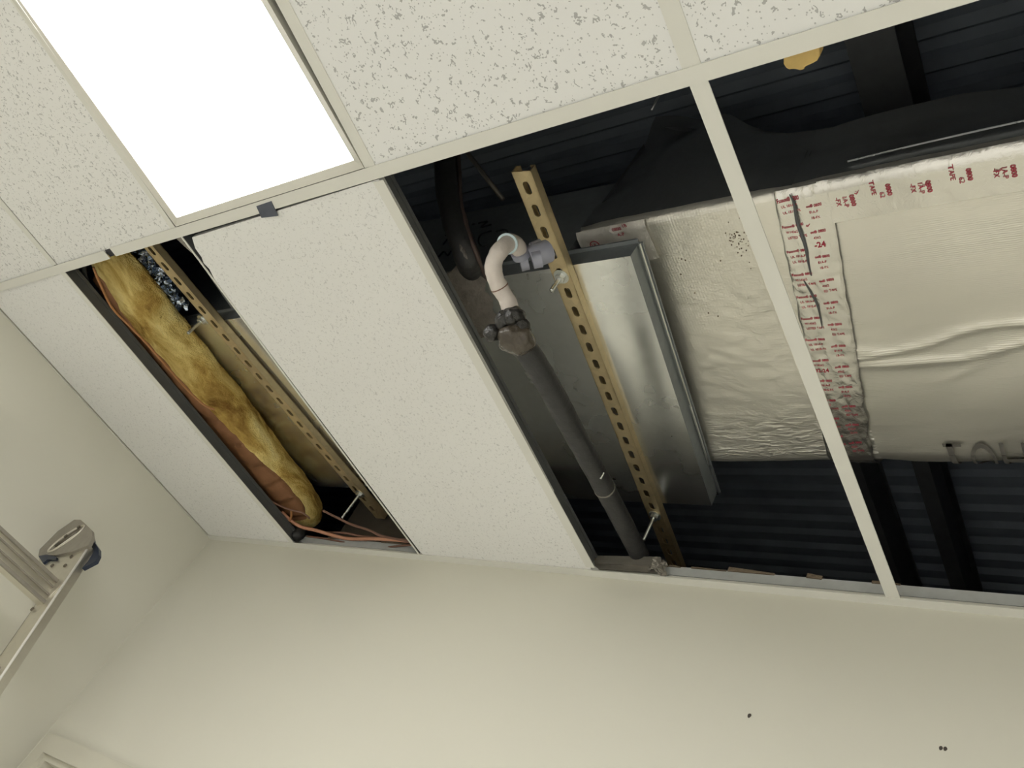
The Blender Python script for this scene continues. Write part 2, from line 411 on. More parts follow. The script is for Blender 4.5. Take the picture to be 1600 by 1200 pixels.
# ------------------------------------------------------------------ troffers (the lamps of the room, plus two added to even the wall light)
def troffer(quad, label, z=CZ - .001, lip=.017):
    q = [Vector((x, y, z)) for x, y in quad]; c = sum(q, Vector()) / 4
    t = root('ceiling_light', (c.x, c.y, z), label, 'ceiling light', 'troffers in the suspended ceiling')
    inn = []
    for i in range(4):
        e1 = (q[(i + 1) % 4] - q[i]).normalized(); e0 = (q[i - 1] - q[i]).normalized()
        inn.append(q[i] + (e1 + e0) * lip)
    m = M()
    for i in range(4):
        j = (i + 1) % 4
        m.add([q[i], q[j], inn[j] + Vector((0, 0, .004)), inn[i] + Vector((0, 0, .004)), q[i] + Vector((0, 0, .09)), q[j] + Vector((0, 0, .09)), inn[j] + Vector((0, 0, .012)), inn[i] + Vector((0, 0, .012))],
              [(0, 1, 2, 3), (4, 5, 1, 0), (3, 2, 6, 7)])
    m.build('frame', 'frame', t)
    M().prism([v + Vector((0, 0, .09)) for v in q], (0, 0, .002)).build('housing', 'frame', t)
    M().prism([v + Vector((0, 0, .007)) for v in inn], (0, 0, .003)).build('diffuser', 'diffuser', t)
    return t
troffer(((.5835, -.0135), (1.1925, -.0135), (1.2175, -.34), (1.226, -1.2055), (.624, -1.2055), (.624, -.62)) if False else ((.5835, -.0135), (1.1935, -.0135), (1.2275, -1.2055), (.6255, -1.2055)),
        'lit white ceiling light beside the fissured tiles above the open bays')
troffer(((5 * T + .014, -.014), (6 * T - .004, -.014), (6 * T - .004, -1.2052), (5 * T + .014, -1.2052)), 'lit ceiling light by the right wall beyond the open bays')
troffer(((T + .014, -2 * 1.2192 - .014), (2 * T - .014, -2 * 1.2192 - .014), (2 * T - .014, -3 * 1.2192 + .014), (T + .014, -3 * 1.2192 + .014)), 'lit ceiling light near the front wall on the door side')
troffer(((5 * T + .014, -2 * 1.2192 - .014), (6 * T - .014, -2 * 1.2192 - .014), (6 * T - .014, -3 * 1.2192 + .014), (5 * T + .014, -3 * 1.2192 + .014)), 'lit ceiling light near the front wall on the right side')

troffer(((T + .014, -6.08), (2 * T - .014, -6.08), (2 * T - .014, -4.89), (T + .014, -4.89)), 'added unseen ceiling light furthest from the open bays on the door side')  # added out of view to spread light evenly over the walls
troffer(((5 * T + .014, -6.08), (6 * T - .014, -6.08), (6 * T - .014, -4.89), (5 * T + .014, -4.89)), 'added unseen ceiling light furthest from the open bays on the right side')  # second added light, likewise out of view
# ================================================================== ABOVE THE CEILING
# corrugated deck (one folded sheet), its side walls and the joists
DZ = CZ + 1.0
m = M(); pitch = .078
prof = []
k = -3.2
while k < 4.6:
    prof += [(k, 0), (k + .020, .0), (k + .032, .020), (k + .058, .020), (k + .070, 0)]
    k += pitch
for (v0, z0), (v1, z1) in zip(prof, prof[1:]):
    if v1 - v0 < 1e-6: continue
    m.add([(-4.5, v0, DZ + z0), (6.5, v0, DZ + z0), (6.5, v1, DZ + z1), (-4.5, v1, DZ + z1)], [(0, 1, 2, 3)])
structure(m.build('roof', 'deck', fix=False))
pw = M().box((-4.6, -3.3, CZ + .05), (-4.5, 4.7, DZ + .05)).box((6.5, -3.3, CZ + .05), (6.6, 4.7, DZ + .05)).box((-4.6, 4.6, 0), (6.6, 4.7, DZ + .05)).box((-4.6, -3.4, CZ + .05), (6.6, -3.3, DZ + .05)).box((-4.6, VB + .12, CZ - .05), (6.6, 4.7, CZ - .02))
structure(pw.build('wall_plenum', 'plenum_wall'))
def joist(x, v0, v1, wd, h0, label):
    t = root('roof_joist', (x, v0, h0), label, 'joist', 'roof joists under the deck')
    M().box((x - wd / 2, v0, h0), (x + wd / 2, v1, h0 + .008)).build('lower_flange', 'joist', t)
    M().box((x - .006, v0, h0 + .008), (x + .006, v1, DZ - .008)).build('joist_web', 'joist', t)
    M().box((x - wd / 2, v0, DZ - .010), (x + wd / 2, v1, DZ - .002)).build('upper_flange', 'joist', t)
joist(1.8167, -1.2, .9, .10, CZ + .84, 'black roof joist above the yellow foam scrap at the near end of the right bay')
joist(1.4760, 1.25, 4.4, .03, CZ + .84, 'thin black roof joist under the deck beyond the white duct')
joist(1.6617, 1.25, 4.4, .045, CZ + .84, 'thick black roof joist under the deck rightmost beyond the white duct')

# ------------------------------------------------------------------ air handler: sheet-metal box lying across the bays
def hz(v): return .1925 + (v - .168) * .0784       # underside of the cabinet, rising towards the back wall
NR, FR = (1.4789, 0.3697, 3.0685), (1.3513, 1.1361, 3.1275)
ah = root('air_handler', (.75, .7, CZ + .24), 'wide galvanised air handler box resting on the two slotted struts', 'air handler')
NL = (-.35, .310, CZ + hz(.31) - .0577); FL = (-.45, 1.020, CZ + hz(1.02) - .0577)
def lerp(a, b, t): return tuple(a[i] + (b[i] - a[i]) * t for i in range(3))
up = lambda p, h: (p[0], p[1], p[2] + h)
# drain pan forming the bottom
def insetq(q, d):
    c = sum((Vector(p) for p in q), Vector()) / 4; out = []
    for i in range(4):
        a = (Vector(q[(i + 1) % 4]) - Vector(q[i])).normalized(); b = (Vector(q[i - 1]) - Vector(q[i])).normalized()
        out.append(Vector(q[i]) + (a + b) * d)
    return out
Q = [NL, NR, FR, FL]
def pan_bottom(s, t):
    a = Vector(lerp(NL, NR, s)); b = Vector(lerp(FL, FR, s)); p = a.lerp(b, t)
    p.z -= .005 * max(0, 1 - ((s - .82) / (.18 if s > .82 else .4)) ** 2) * min(1, t * 6, (1 - t) * 6)
    p.z += .003 * noise.noise(Vector((p.x * 3.2, p.y * 3.2, 1.3))) * (min(s, 1 - s, t, 1 - t) * 8 if min(s, 1 - s, t, 1 - t) < .125 else 1)
    return p
m = M().grid(pan_bottom, 80, 36)
m.build('pan_bottom', 'galv', ah, True, fix=False)
side = M()
ph = .045
for i in range(4):
    j = (i + 1) % 4
    side.add([Q[i], Q[j], up(Q[j], ph), up(Q[i], ph)], [(0, 1, 2, 3)])
    a, b = Vector(Q[i]), Vector(Q[j]); dn = (b - a).normalized(); outw = Vector((dn.y, -dn.x, 0))
    side.beam(a + Vector((0, 0, ph)), b + Vector((0, 0, ph)), outw * .016, (0, 0, .004))
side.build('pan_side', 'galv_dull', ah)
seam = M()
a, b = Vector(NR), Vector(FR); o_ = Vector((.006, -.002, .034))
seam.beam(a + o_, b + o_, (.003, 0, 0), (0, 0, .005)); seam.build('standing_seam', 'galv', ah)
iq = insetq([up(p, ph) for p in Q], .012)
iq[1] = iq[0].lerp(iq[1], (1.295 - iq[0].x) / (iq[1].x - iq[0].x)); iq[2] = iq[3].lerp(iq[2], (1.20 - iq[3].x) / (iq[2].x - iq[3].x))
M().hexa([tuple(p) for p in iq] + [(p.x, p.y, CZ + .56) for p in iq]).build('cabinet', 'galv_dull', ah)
# lettering pencilled on the near side of the cabinet
nA, nB = Vector(iq[0]), Vector(iq[1]); nd = (nB - nA).normalized(); nrm = Vector((nd.y, -nd.x, 0))
def on_front(px):                                  # helper tuples already lie on the cabinet's near side
    return Vector(px) + nrm * .002
def stroke(m, pts, r=.0022):
    m.tube([on_front(p) for p in smoothline(pts, 4)], r, 5)
s_ = M()
stroke(s_, [(0.9313, 0.3637, 3.3427), (0.9592, 0.3647, 3.3441), (0.9534, 0.3645, 3.3196), (0.9835, 0.3654, 3.3233)])
stroke(s_, [(1.0029, 0.3661, 3.2901), (0.9773, 0.3652, 3.2797), (0.9874, 0.3656, 3.2497), (1.0138, 0.3664, 3.2219), (1.0276, 0.3669, 3.2215)])
stroke(s_, [(1.0227, 0.3667, 3.2796), (1.0469, 0.3675, 3.2846), (1.0687, 0.3682, 3.2628), (1.0687, 0.3682, 3.2359), (1.0504, 0.3676, 3.2349)])
stroke(s_, [(0.9109, 0.3631, 3.3422), (0.9187, 0.3633, 3.3431)]); 
stuff(s_.build('pencil_marks', 'pencil', ah))
s_ = M()
stroke(s_, [(0.8656, 0.3616, 3.2640), (0.8616, 0.3615, 3.2964), (0.8447, 0.3609, 3.3092)]); s_.build('blue_marker_scribble', 'navy', ah); s_ = M(); stroke(s_, [(0.8890, 0.3624, 3.2061), (0.8917, 0.3625, 3.2274), (0.9185, 0.3633, 3.2052), (0.9165, 0.3633, 3.2275)]); s_.build('blue_marker_scribble', 'navy', ah)
# pipe fittings that leave the near side of the pan
def fitting(pts, r, mat): M().tube(smoothline(pts, 5), r, 14).build('pipe_fitting', mat, ah, 'auto')
fitting([(1.3397, 0.2666, 2.9386), (1.3510, 0.2703, 2.9472)], .020, 'pvc_grey')
fitting([(1.3619, 0.2664, 2.9450), (1.3779, 0.2700, 2.9585), (1.3845, 0.2736, 2.9705)], .022, 'pvc_grey')
fitting([(1.3732, 0.2665, 2.9320), (1.3862, 0.2712, 2.9415)], .016, 'pvc_grey')
fitting([(1.3535, 0.2649, 2.9704), (1.3640, 0.2689, 2.9861)], .014, 'pvc_grey')

# ------------------------------------------------------------------ slotted struts
def strut(a, b, first, label):
    """channel with its slotted back down; a, b on the back's centre line, first = distance of the first slot from a"""
    a, b = Vector(a), Vector(b); d = (b - a); L = d.length; d.normalize(); x = Vector((d.y, -d.x, 0)).normalized(); z = x.cross(d).normalized()
    if z.z < 0: z = -z
    t = root('slotted_strut', tuple(a), label, 'strut channel', 'slotted struts carrying the air handler')
    W, HH, TH = .0413, .0206, .0025
    m = M(); n = 12
    def ring(c):
        pts = []
        for k in range(n):
            an = 2 * math.pi * (k + .5) / n
            cx, cy = math.cos(an), math.sin(an)
            pts.append((cx * .0070, (.0072 if cy > 0 else -.0072) + cy * .0070))
        return [(px_, c + py_) for px_, py_ in pts]
    P_ = .0508
    s0 = first
    while s0 - P_ > P_ / 2: s0 -= P_
    edges = [0.0]; c = s0
    cs = []
    while c < L - .02: cs.append(c); c += P_
    cuts = [0.0] + [(cs[i] + cs[i + 1]) / 2 for i in range(len(cs) - 1)] + [L]
    for i, c in enumerate(cs):
        lo, hi = cuts[i], cuts[i + 1]
        inner = ring(c); outer = []
        for k in range(n):
            an = 2 * math.pi * (k + .5) / n; cx, cy = math.cos(an), math.sin(an)
            hx = W / 2; hy = (hi - c) if cy > 0 else (c - lo)
            sc = 1 / max(abs(cx) / 1, abs(cy) / 1)
            outer.append((cx * sc * hx, c + cy * sc * hy))
        pts = []
        for zz in (0, TH):
            pts += [a + x * q[0] + d * q[1] + z * zz for q in outer] + [a + x * q[0] + d * q[1] + z * zz for q in inner]
        fs = []
        for k in range(n):
            j = (k + 1) % n
            fs += [(k, j, n + j, n + k), (2 * n + j, 2 * n + k, 3 * n + k, 3 * n + j), (n + k, n + j, 3 * n + j, 3 * n + k)]
        m.add(pts, fs)
    m.build('slotted_back', 'strut', t, fix=False)
    s = M()
    for sg in (-1, 1):
        s.beam(a + x * sg * (W / 2 - TH / 2) , b + x * sg * (W / 2 - TH / 2), x * TH, z * HH)
        s.beam(a + x * sg * (W / 2 - .005) + z * (HH - .002), b + x * sg * (W / 2 - .005) + z * (HH - .002), x * .010, z * .002)
    s.build('channel_side', 'strut', t)
    return t, d, x
def hanger(p, drop, label, clean=True):
    """threaded rod through a strut at p (on the strut's underside), sticking out below by drop"""
    p = Vector(p)
    t = root('threaded_rod', (p.x, p.y, p.z - drop), label, 'threaded rod', 'threaded rods through the struts')
    pts = []; rr = []; zz = p.z - drop; i = 0
    while zz < p.z + .012: pts.append((p.x, p.y, zz)); rr.append(.0048 if i % 2 else .0041); zz += .0016; i += 1
    pts.append((p.x, p.y, p.z + .026)); rr.append(.0045)
    M().tube(pts, rr, 10).build('rod', 'zinc', t, True)
    M().disc((p.x, p.y, p.z - .0032), (0, 0, 1), .0165, .003, 20).build('washer', 'zinc', t, 'auto')
    M().disc((p.x, p.y, p.z - .013), (0, 0, 1), .0105, .0098, 6).build('nut', 'zinc', t)
s2a, s2b = Vector((1.3639, .1681, CZ + .1671)), Vector((1.2005, 1.117, CZ + .2415))
d2 = (s2b - s2a).normalized()
strut(s2a - d2 * .036, s2b + d2 * .30, .036, 'yellow slotted strut in the wide bay with the grey condensate pipe')
hanger(s2a + d2 * .0508 * 4.12, .050, 'short threaded rod with washer on the yellow strut beside the white pipe')
hanger(s2a + d2 * .0508 * 19.75, .085, 'threaded rod at the back wall end of the wide bay strut')
s1a, s1b = Vector((0.2210, 0.0527, 2.9800)), Vector((0.1798, 1.0229, 3.0525))
d1 = (s1b - s1a).normalized()
strut(s1a - d1 * .10, s1b + d1 * .16, .10 + .066, 'brown slotted strut beside the glass wool in the narrow bay')
hanger((0.1682, 0.3031, 3.0050), .062, 'threaded rod midway on the strut beside the glass wool')
hanger((0.1835, 1.0531, 3.0560), .105, 'threaded rod at the back wall end of the narrow bay strut')

# ------------------------------------------------------------------ insulated duct
DB = CZ + .325                                     # underside of the duct
V0, V1 = .356, 1.062
RN, RF = .018, .05                                 # near and far bottom corner radii
FLAT = (V1 - RF) - (V0 + RN)
def prof_s(s):
    """point on the duct's skin: s = 0 where the flat underside starts at the near corner, + towards the back wall"""
    if s < 0:
        q = -s
        if q < RN * math.pi / 2:
            an = q / RN; return (V0 + RN - RN * math.sin(an), DB + RN - RN * math.cos(an), (-math.sin(an), -math.cos(an)))
        return (V0, DB + RN + q - RN * math.pi / 2, (-1, 0))
    if s <= FLAT: return (V0 + RN + s, DB, (0, -1))
    q = s - FLAT
    if q < RF * math.pi / 2:
        an = q / RF; return (V1 - RF + RF * math.sin(an), DB + RF - RF * math.cos(an), (math.sin(an), -math.cos(an)))
    return (V1, DB + RF + q - RF * math.pi / 2, (1, 0))
CREASES = [([(1.7660, 0.7460), (1.8163, 0.7411), (1.9097, 0.7285), (1.9797, 0.7030), (2.0432, 0.6918), (2.0840, 0.6955)], .0065, .011),
           ([(1.7619, 0.7623), (1.8555, 0.7676), (1.9684, 0.7671), (2.0185, 0.7522), (2.0782, 0.7378)], .005, .012),
           ([(1.9313, 0.8195), (1.9864, 0.7875), (2.0342, 0.7508)], .002, .008), ([(1.7814, 0.7245), (1.8182, 0.7331)], .004, .01)]
def crease(x, y):
    e = 0
    for pl, amp, wd in CREASES:
        best = 9
        for (ax, ay), (bx, by) in zip(pl, pl[1:]):
            dx, dy = bx - ax, by - ay; L2 = dx * dx + dy * dy
            t = max(0, min(1, ((x - ax) * dx + (y - ay) * dy) / L2))
            px_, py_ = x - ax - t * dx, y - ay - t * dy
            dd = math.hypot(px_, py_) * (1 if (px_ * -dy + py_ * dx) > 0 else -1)
            if abs(dd) < abs(best): best = dd
        e += amp * math.exp(-(best / wd) ** 2) * (1 if best > 0 else .25)
    return e
def duct_pt(x, s, off=0.0, u0=0, u1=9, bulge=.006):
    v, z, (nv, nz) = prof_s(s)
    edge = min(1, max(0, min(x - u0, u1 - x) / .06))
    dd = off + bulge * edge * (.5 + noise.noise(Vector((x * 4, s * 4, 3.1)))) + (.0012 if u1 < 2 else .0004) * noise.noise(Vector((x * 30, s * 55, .3)))
    if u0 > 1.7: dd += crease(x, v) if 0 <= s <= FLAT + .03 else 0
    return (x, v + nv * dd, z + nz * dd)
UJ = 1.765                                         # joint between the two lengths
top_h = .55
def duct_length(name, u0, u1, label, step, mat, nt):
    t = root(name, ((u0 + u1) / 2, .64, DB), label, 'air duct', 'foil faced duct lengths')
    s0, s1 = -(top_h - .02), FLAT + RF * math.pi / 2 + .40
    nu = int((u1 - u0) / step)
    ss = [s0 + i * .03 for i in range(int((-.04 - s0) / .03))]
    s = -.04
    while s < FLAT + .09: ss.append(s); s += step
    while s < s1: ss.append(s); s += .04
    ns = len(ss) - 1
    hcut = lambda x: max(.10, (top_h if u0 < 1.7 else .2))
    def fn(a, b):
        x = u0 + (u1 - u0) * a; s_ = ss[min(ns, int(round(b * ns)))]
        lim = near_h(x)
        if s_ < -lim: s_ = -lim + (s_ + lim) * .02
        p = duct_pt(x, s_, 0, u0, u1)
        if s_ < -.12: p = (p[0], p[1] + .03 * noise.noise(Vector((x * 5, s_ * 6, 8))), p[2])
        return p
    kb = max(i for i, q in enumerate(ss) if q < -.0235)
    for nm, lo, hi, mm in (('side_facing', 0, kb, 'foil_shaded'), ('facing', kb, ns, mat)):
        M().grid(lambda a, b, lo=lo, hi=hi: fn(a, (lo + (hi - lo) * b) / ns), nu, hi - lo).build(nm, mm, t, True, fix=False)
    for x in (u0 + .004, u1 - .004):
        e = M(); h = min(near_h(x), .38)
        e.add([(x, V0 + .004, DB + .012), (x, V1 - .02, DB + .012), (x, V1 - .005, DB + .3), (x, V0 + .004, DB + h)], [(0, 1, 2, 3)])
        e.build('duct_end', 'foil_shaded', t)
    M().add([(u0, V0, DB + near_h(u0) * .93), (u1, V0, DB + near_h(u1) * .93), (u1, V1, DB + .4), (u0, V1, DB + .4)], [(0, 1, 2, 3)]).build('duct_top', 'foil_shaded', t)
    return t
def near_h(x):                                     # the wrap stands highest at the air handler and slumps along the duct
    pts = ((1.30, .50), (1.40, .475), (1.50, .42), (1.60, .32), (1.70, .24), (1.80, .20), (9, .18))
    for (a, ha), (b, hb) in zip(pts, pts[1:]):
        if a <= x <= b: return ha + (hb - ha) * (x - a) / (b - a)
    return pts[0][1]
duct1 = duct_length('insulated_duct', 1.31, UJ, 'short foil faced duct length between the air handler and the taped joint', .008, 'foil', 8)
duct2 = duct_length('insulated_duct', UJ, 3.2, 'long foil faced duct length with creases to the right of the taped joint', .007, 'foil_ribbed', 8)
# dark speckles of mastic near the tee
sp = M()
random.seed(3)
for k in range(46):
    px_, py_ = random.gauss(0, 1), random.gauss(0, 1)
    c = Vector((1.6397, 0.4417, 3.1740)); x, v = c.x + px_ * .010, c.y + py_ * .020
    r = random.uniform(.0006, .0016)
    sp.disc(duct_pt(x, v - V0 - RN, .0012, 1.31, UJ), (0, 0, 1), r, .002, 6)
for q in ((1.5114, 0.4608, 3.1740), (1.5183, 0.4652, 3.1740), (1.4962, 0.4964, 3.1740), (1.5193, 0.6003, 3.1740), (1.5371, 0.6111, 3.1740), (1.5092, 0.5456, 3.1740), (1.5895, 0.4792, 3.1740)):
    sp.disc(duct_pt(q[0], q[1] - V0 - RN, .0012, 1.31, UJ), (0, 0, 1), .0016, .002, 6)
o = sp.build('mastic_speckles', 'torn', duct1); o['kind'] = 'stuff'

# writing on the long duct, running over its far edge
def letters_on_duct(txt, x0, cw, s_top, hgt, parent):
    for i, ch in enumerate(txt):
        if ch == ' ': continue
        m = M()
        vs, fs = text_mesh(ch, 1.0, .0)
        xs = [v.x for v in vs]; ys = [v.y for v in vs]; wx = max(xs) - min(xs)
        bm = bmesh.new(); bv = [bm.verts.new(v) for v in vs]
        for f in fs: bm.faces.new([bv[i_] for i_ in f])
        for k in range(1, 24):
            bmesh.ops.bisect_plane(bm, geom=bm.verts[:] + bm.edges[:] + bm.faces[:], plane_co=(0, k / 24 * .75, 0), plane_no=(0, 1, 0))
        bm.verts.index_update(); vs = [v.co.copy() for v in bm.verts]; fs = [tuple(v.index for v in f.verts) for f in bm.faces]; bm.free()
        sx = cw * .82 / wx if ch not in 'JI' else cw * .5 / wx
        pts = []
        for v in vs:
            x = x0 + i * cw + (v.x - min(xs)) * sx; s = s_top + (1 - (v.y - min(ys)) / (max(ys) - min(ys))) * hgt
            vv, z, (nv, nz) = prof_s(s); dd = .0125 if s < FLAT else .0105
            pts.append((x, vv + nv * dd, z + nz * dd))
        m.add(pts, fs)
        if ch == 'J':                              # serif bar across the top of the J
            bar = []
            for bx, bs in ((.010, 0), (.044, 0), (.044, .009), (.010, .009)):
                vv, z, (nv, nz) = prof_s(s_top + bs); bar.append((x0 + bx, vv + nv * .0125, z + nz * .0125))
            m.add(bar, [(0, 1, 2, 3)])
        m.build('printed_letter', 'grey_ink', parent, fix=False)
letters_on_duct('JOHNS MANVILLE', (1.8886, 0.9732, 3.1740)[0], .0555, .978 - V0 - RN, .105, duct2)

# ------------------------------------------------------------------ foil tape at the duct joint, with its red print
def tape_lift(x, s):
    am = .0018 if x < 1.81 else (.0014 if x < 1.95 else .0006)
    return .0065 + am * noise.noise(Vector((x * 55, s * 16, 1))) + am * .6 * noise.noise(Vector((x * 140, s * 60, 4)))
def tape_strip(name, label, cl, wd, s_of=None, amp=.0018, seed=1):
    """tape laid along the duct's girth: cl(s) = u of its centre"""
    sa, sb = -.014, FLAT + RF * 1.4
    def fn(a, b):
        s = sa + (sb - sa) * b; x = cl(s) + (a - .5) * wd + .004 * noise.noise(Vector((s * 25, a * 2, seed)))
        return duct_pt(x, s, tape_lift(x, s) + (0 if .03 < a < .97 else -.002), 0, 9, .006)
    m = M().grid(fn, 26, 150)
    return m, fn
def clj(s):
    t = max(0, min(1, s / FLAT))
    return JU0 + (JU1 - JU0) * t
JU0, JU1 = (1.7841, 0.3737, 3.1740)[0], (1.7050, 0.9885, 3.1740)[0]
m, fn = tape_strip('foil_tape', '', clj, .098)
tape1 = tag(m.build('foil_tape', 'tape', None, True, fix=False), 'wrinkled silver foil tape with red print across the duct joint', 'tape')
GRP1 = ('Fasson\u00ae 0800', 'UL 181A-P', 'UL 181B-FX'); GRP2 = ('Fasson\u00ae 0800', 'W14362', 'LISTED TAPE')
def put_text(m, txt, u, s, size, axis, bold=.012, stretch=1.0):
    vs, fs = text_mesh(txt, size, bold)
    pts = []
    for v in vs:
        if axis == 'u': x, ss_ = u + v.x * stretch, s - v.y
        else: x, ss_ = u + v.y, s + v.x * stretch
        pts.append(duct_pt(x, ss_, tape_lift(x, ss_) + .0007, 0, 9, .006))
    m.add(pts, fs)
def s_at(v): return v - V0 - RN
m = M()
S0 = s_at((1.7395, 0.3746, 3.1740)[1])
s = S0; i = 0
while s < FLAT - .02:
    grp = GRP1 if i % 2 == 0 else GRP2
    u = clj(s) - .045
    if i == 7: grp = grp[:2]; put_text(m, '02-24', u + .004, s + .028, .0125, 'u', .02)
    for k, tx in enumerate(grp): put_text(m, tx, u + (.0 if k == 0 else .004), s + k * .0120, .0078 if k == 0 else .0072, 'u', .02 if k == 0 else .006, .88)
    s += .053; i += 1
s = S0 + .020; i = 0
while s < FLAT - .015:
    grp = ('on\u00ae 0800', '81A-P', '1B-FX') if i % 2 == 0 else ('on\u00ae 0800', '4362', 'ED TAPE')
    u = clj(s) + .004
    if i == 1: grp = grp[:2]; put_text(m, '-24', u + .000, s + .030, .0155, 'u', .03)
    for k, tx in enumerate(grp): put_text(m, tx, u + (.0 if k == 0 else .003), s + k * .0120, .0078 if k == 0 else .0072, 'u', .02 if k == 0 else .006, .88)
    if i == 1: pass
    s += .053; i += 1
stuff(m.build('red_print', 'red', tape1, fix=False))
# open fold in the tape
m = M()
fold = smoothline([(1.7661, 0.3604, 3.1740), (1.7682, 0.3808, 3.1740), (1.7637, 0.4164, 3.1740), (1.7639, 0.4483, 3.1740), (1.7635, 0.4708, 3.1740), (1.7583, 0.5101, 3.1740), (1.7559, 0.5360, 3.1740)], 4)
m.tube([(q.x, q.y, DB - .0125) for q in fold], [.001 + .0028 * math.sin(math.pi * i / (len(fold) - 1)) for i in range(len(fold))], 6)
fold = smoothline([(1.7387, 0.5451, 3.1740), (1.7447, 0.5763, 3.1740), (1.7483, 0.6075, 3.1740), (1.7427, 0.6603, 3.1740)], 4)
m.tube([(q.x, q.y, DB - .0125) for q in fold], [.0006 + .0016 * math.sin(math.pi * i / (len(fold) - 1)) for i in range(len(fold))], 6)
stuff(m.build('tape_fold', 'tee_web', tape1, True))
# tape along the near bottom edge of the long length
def edge_tape(a, b):
    x = EU0 + (EU1 - EU0) * a; s = -.016 + (.060 + .016) * b
    return duct_pt(x, s, tape_lift(x, s) - .0006, 0, 9, .006)
EU0, EU1 = 1.812, 3.1
tape2 = tag(M().grid(edge_tape, 220, 14).build('foil_tape', 'tape', None, True, fix=False), 'long strip of silver foil tape with sideways red print along the duct edge', 'tape')
m = M(); u = EU0 + .050; i = 0
while u < 2.9:
    grp = ('0800', '1A-P', '-FX') if i % 2 == 0 else ('0800', '62', 'TAPE')
    for k, tx in enumerate(grp):
        L = {'0800': .026, '1A-P': .023, '-FX': .019, '62': .012, 'TAPE': .027}[tx]
        put_text(m, tx, u - k * .0120, (.044 if i % 2 == 0 else .036) - L * 1.25 - (k * .004), .0112, 'v', .02 if k == 0 else .004, 1.0)
    u += .0305 * 2; i += 1
stuff(m.build('red_print', 'red', tape2, fix=False))
m = M()
for q, rr in (((1.7788, 0.4291, 3.1740), .003), ((1.8757, 0.3824, 3.1740), .003), ((1.9817, 0.3916, 3.1740), .003), ((2.0897, 0.3899, 3.1740), .005)):
    m.tube([(q[0] - rr, q[1], DB - .012), (q[0], q[1] + .002, DB - .012), (q[0] + rr, q[1] - .001, DB - .012)], .0009, 5)
stuff(m.build('red_print_scrap', 'red', tape2))
# flange strip standing proud on the near side of the long length
m = M(); pts = smoothline([(1.86, V0 - .010, DB + .038), (2.0, V0 - .012, DB + .043), (2.3, V0 - .012, DB + .047), (3.1, V0 - .012, DB + .047)], 10)
random.seed(5)
for i, (a, b) in enumerate(zip(pts, pts[1:])): m.beam(a, b, (0, .003, 0), (0, 0, .0012 + .0018 * max(0, noise.noise(Vector((i * .9, 2, 5))))))
m.build('bright_seam_edge', 'galv', duct2)
# crumpled tape over the corner where duct and air handler meet
def corner_tape(a, b):
    x = 1.305 + .165 * a; s = -.012 + .085 * b
    return Vector(duct_pt(x, s, .0075 + .0022 * noise.noise(Vector((x * 55, s * 45, 9))) + .0010 * noise.noise(Vector((x * 160, s * 120, 2))), 0, 9, .004))
tape3 = tag(M().grid(corner_tape, 40, 28).build('foil_tape', 'tape_pale', None, True, fix=False), 'crumpled foil tape patch with red ring mark where duct meets air handler', 'tape')
c = Vector((1.3411, 0.3901, 3.1740)); m = M()
ringp = [(c.x + .0105 * math.cos(k * math.pi / 12), c.y + .0105 * math.sin(k * math.pi / 12), DB - .0125) for k in range(25)]
m.tube(ringp, .0009, 6, False)
vs, fs = text_mesh('UL', .0125, .02)
m.add([(c.x - .0075 + v.x * .9, c.y + .0042 - v.y, DB - .0125) for v in vs], fs)
stuff(m.build('red_ring_mark', 'red', tape3, fix=False))
m = M()
for q, tx in (((1.3847, 0.3808, 3.1740), '181A-P'), ((1.3941, 0.3669, 3.1740), '0800'), ((1.4189, 0.3625, 3.1740), '1B')):
    vs, fs = text_mesh(tx, .011, .01); m.add([(q[0] + v.x, q[1] - v.y, q[2]) for v in vs], fs)
stuff(m.build('red_print', 'red', tape3, fix=False))

# ------------------------------------------------------------------ condensate drain: white wrapped pipe, black insulated pipe
pp = root('drain_pipe', (1.3458, 0.2571, 2.8788), 'white wrapped drain pipe with elbow at the near side of the air handler', 'pipe')
pts = smoothline([(1.3469, 0.2606, 2.9426), (1.3528, 0.2347, 2.9365), (1.3573, 0.2165, 2.9229), (1.3665, 0.2056, 2.8919), (1.3686, 0.2030, 2.8634), (1.3613, 0.2146, 2.8467), (1.3563, 0.2368, 2.8402), (1.3568, 0.2615, 2.8374), (1.3622, 0.2853, 2.8321), (1.3622, 0.3071, 2.8229)], 7)
rr = []
for i, p in enumerate(pts):
    rr.append(.0150 + .0010 * noise.noise(Vector((i * .35, 0, 0))) + (.0008 if (i // 5) % 2 else 0))
M().tube(pts, rr, 16).build('pipe_body', 'pvc', pp, True)
def ringat(i, r, wd, mat, name):
    M().tube([pts[i], pts[i] + (pts[i + 1] - pts[i]).normalized() * wd], r, 18).build(name, mat, pp, 'auto')
ringat(18, .0195, .004, 'ring', 'collar'); ringat(1, .0185, .012, 'pvc_grey', 'socket'); ringat(47, .0166, .002, 'copper_dark', 'red_line')
ip = root('insulated_pipe', (1.3610, 0.4444, 2.8104), 'black foam insulated pipe running under the air handler towards the back wall', 'pipe')
pts = smoothline([(1.3566, 0.3083, 2.8162), (1.3569, 0.3483, 2.8092), (1.3614, 0.3985, 2.8147), (1.3485, 0.4841, 2.8314), (1.3217, 0.6220, 2.8576), (1.2903, 0.7890, 2.8887), (1.2586, 0.9567, 2.9190), (1.2361, 1.1101, 2.9372)], 8)
M().tube(pts, [.019 + .004 * min(1, i / 14) + .0012 * noise.noise(Vector((i * .5, 3, 1))) for i in range(len(pts))], 16).build('foam_sleeve', 'rubber', ip, True)
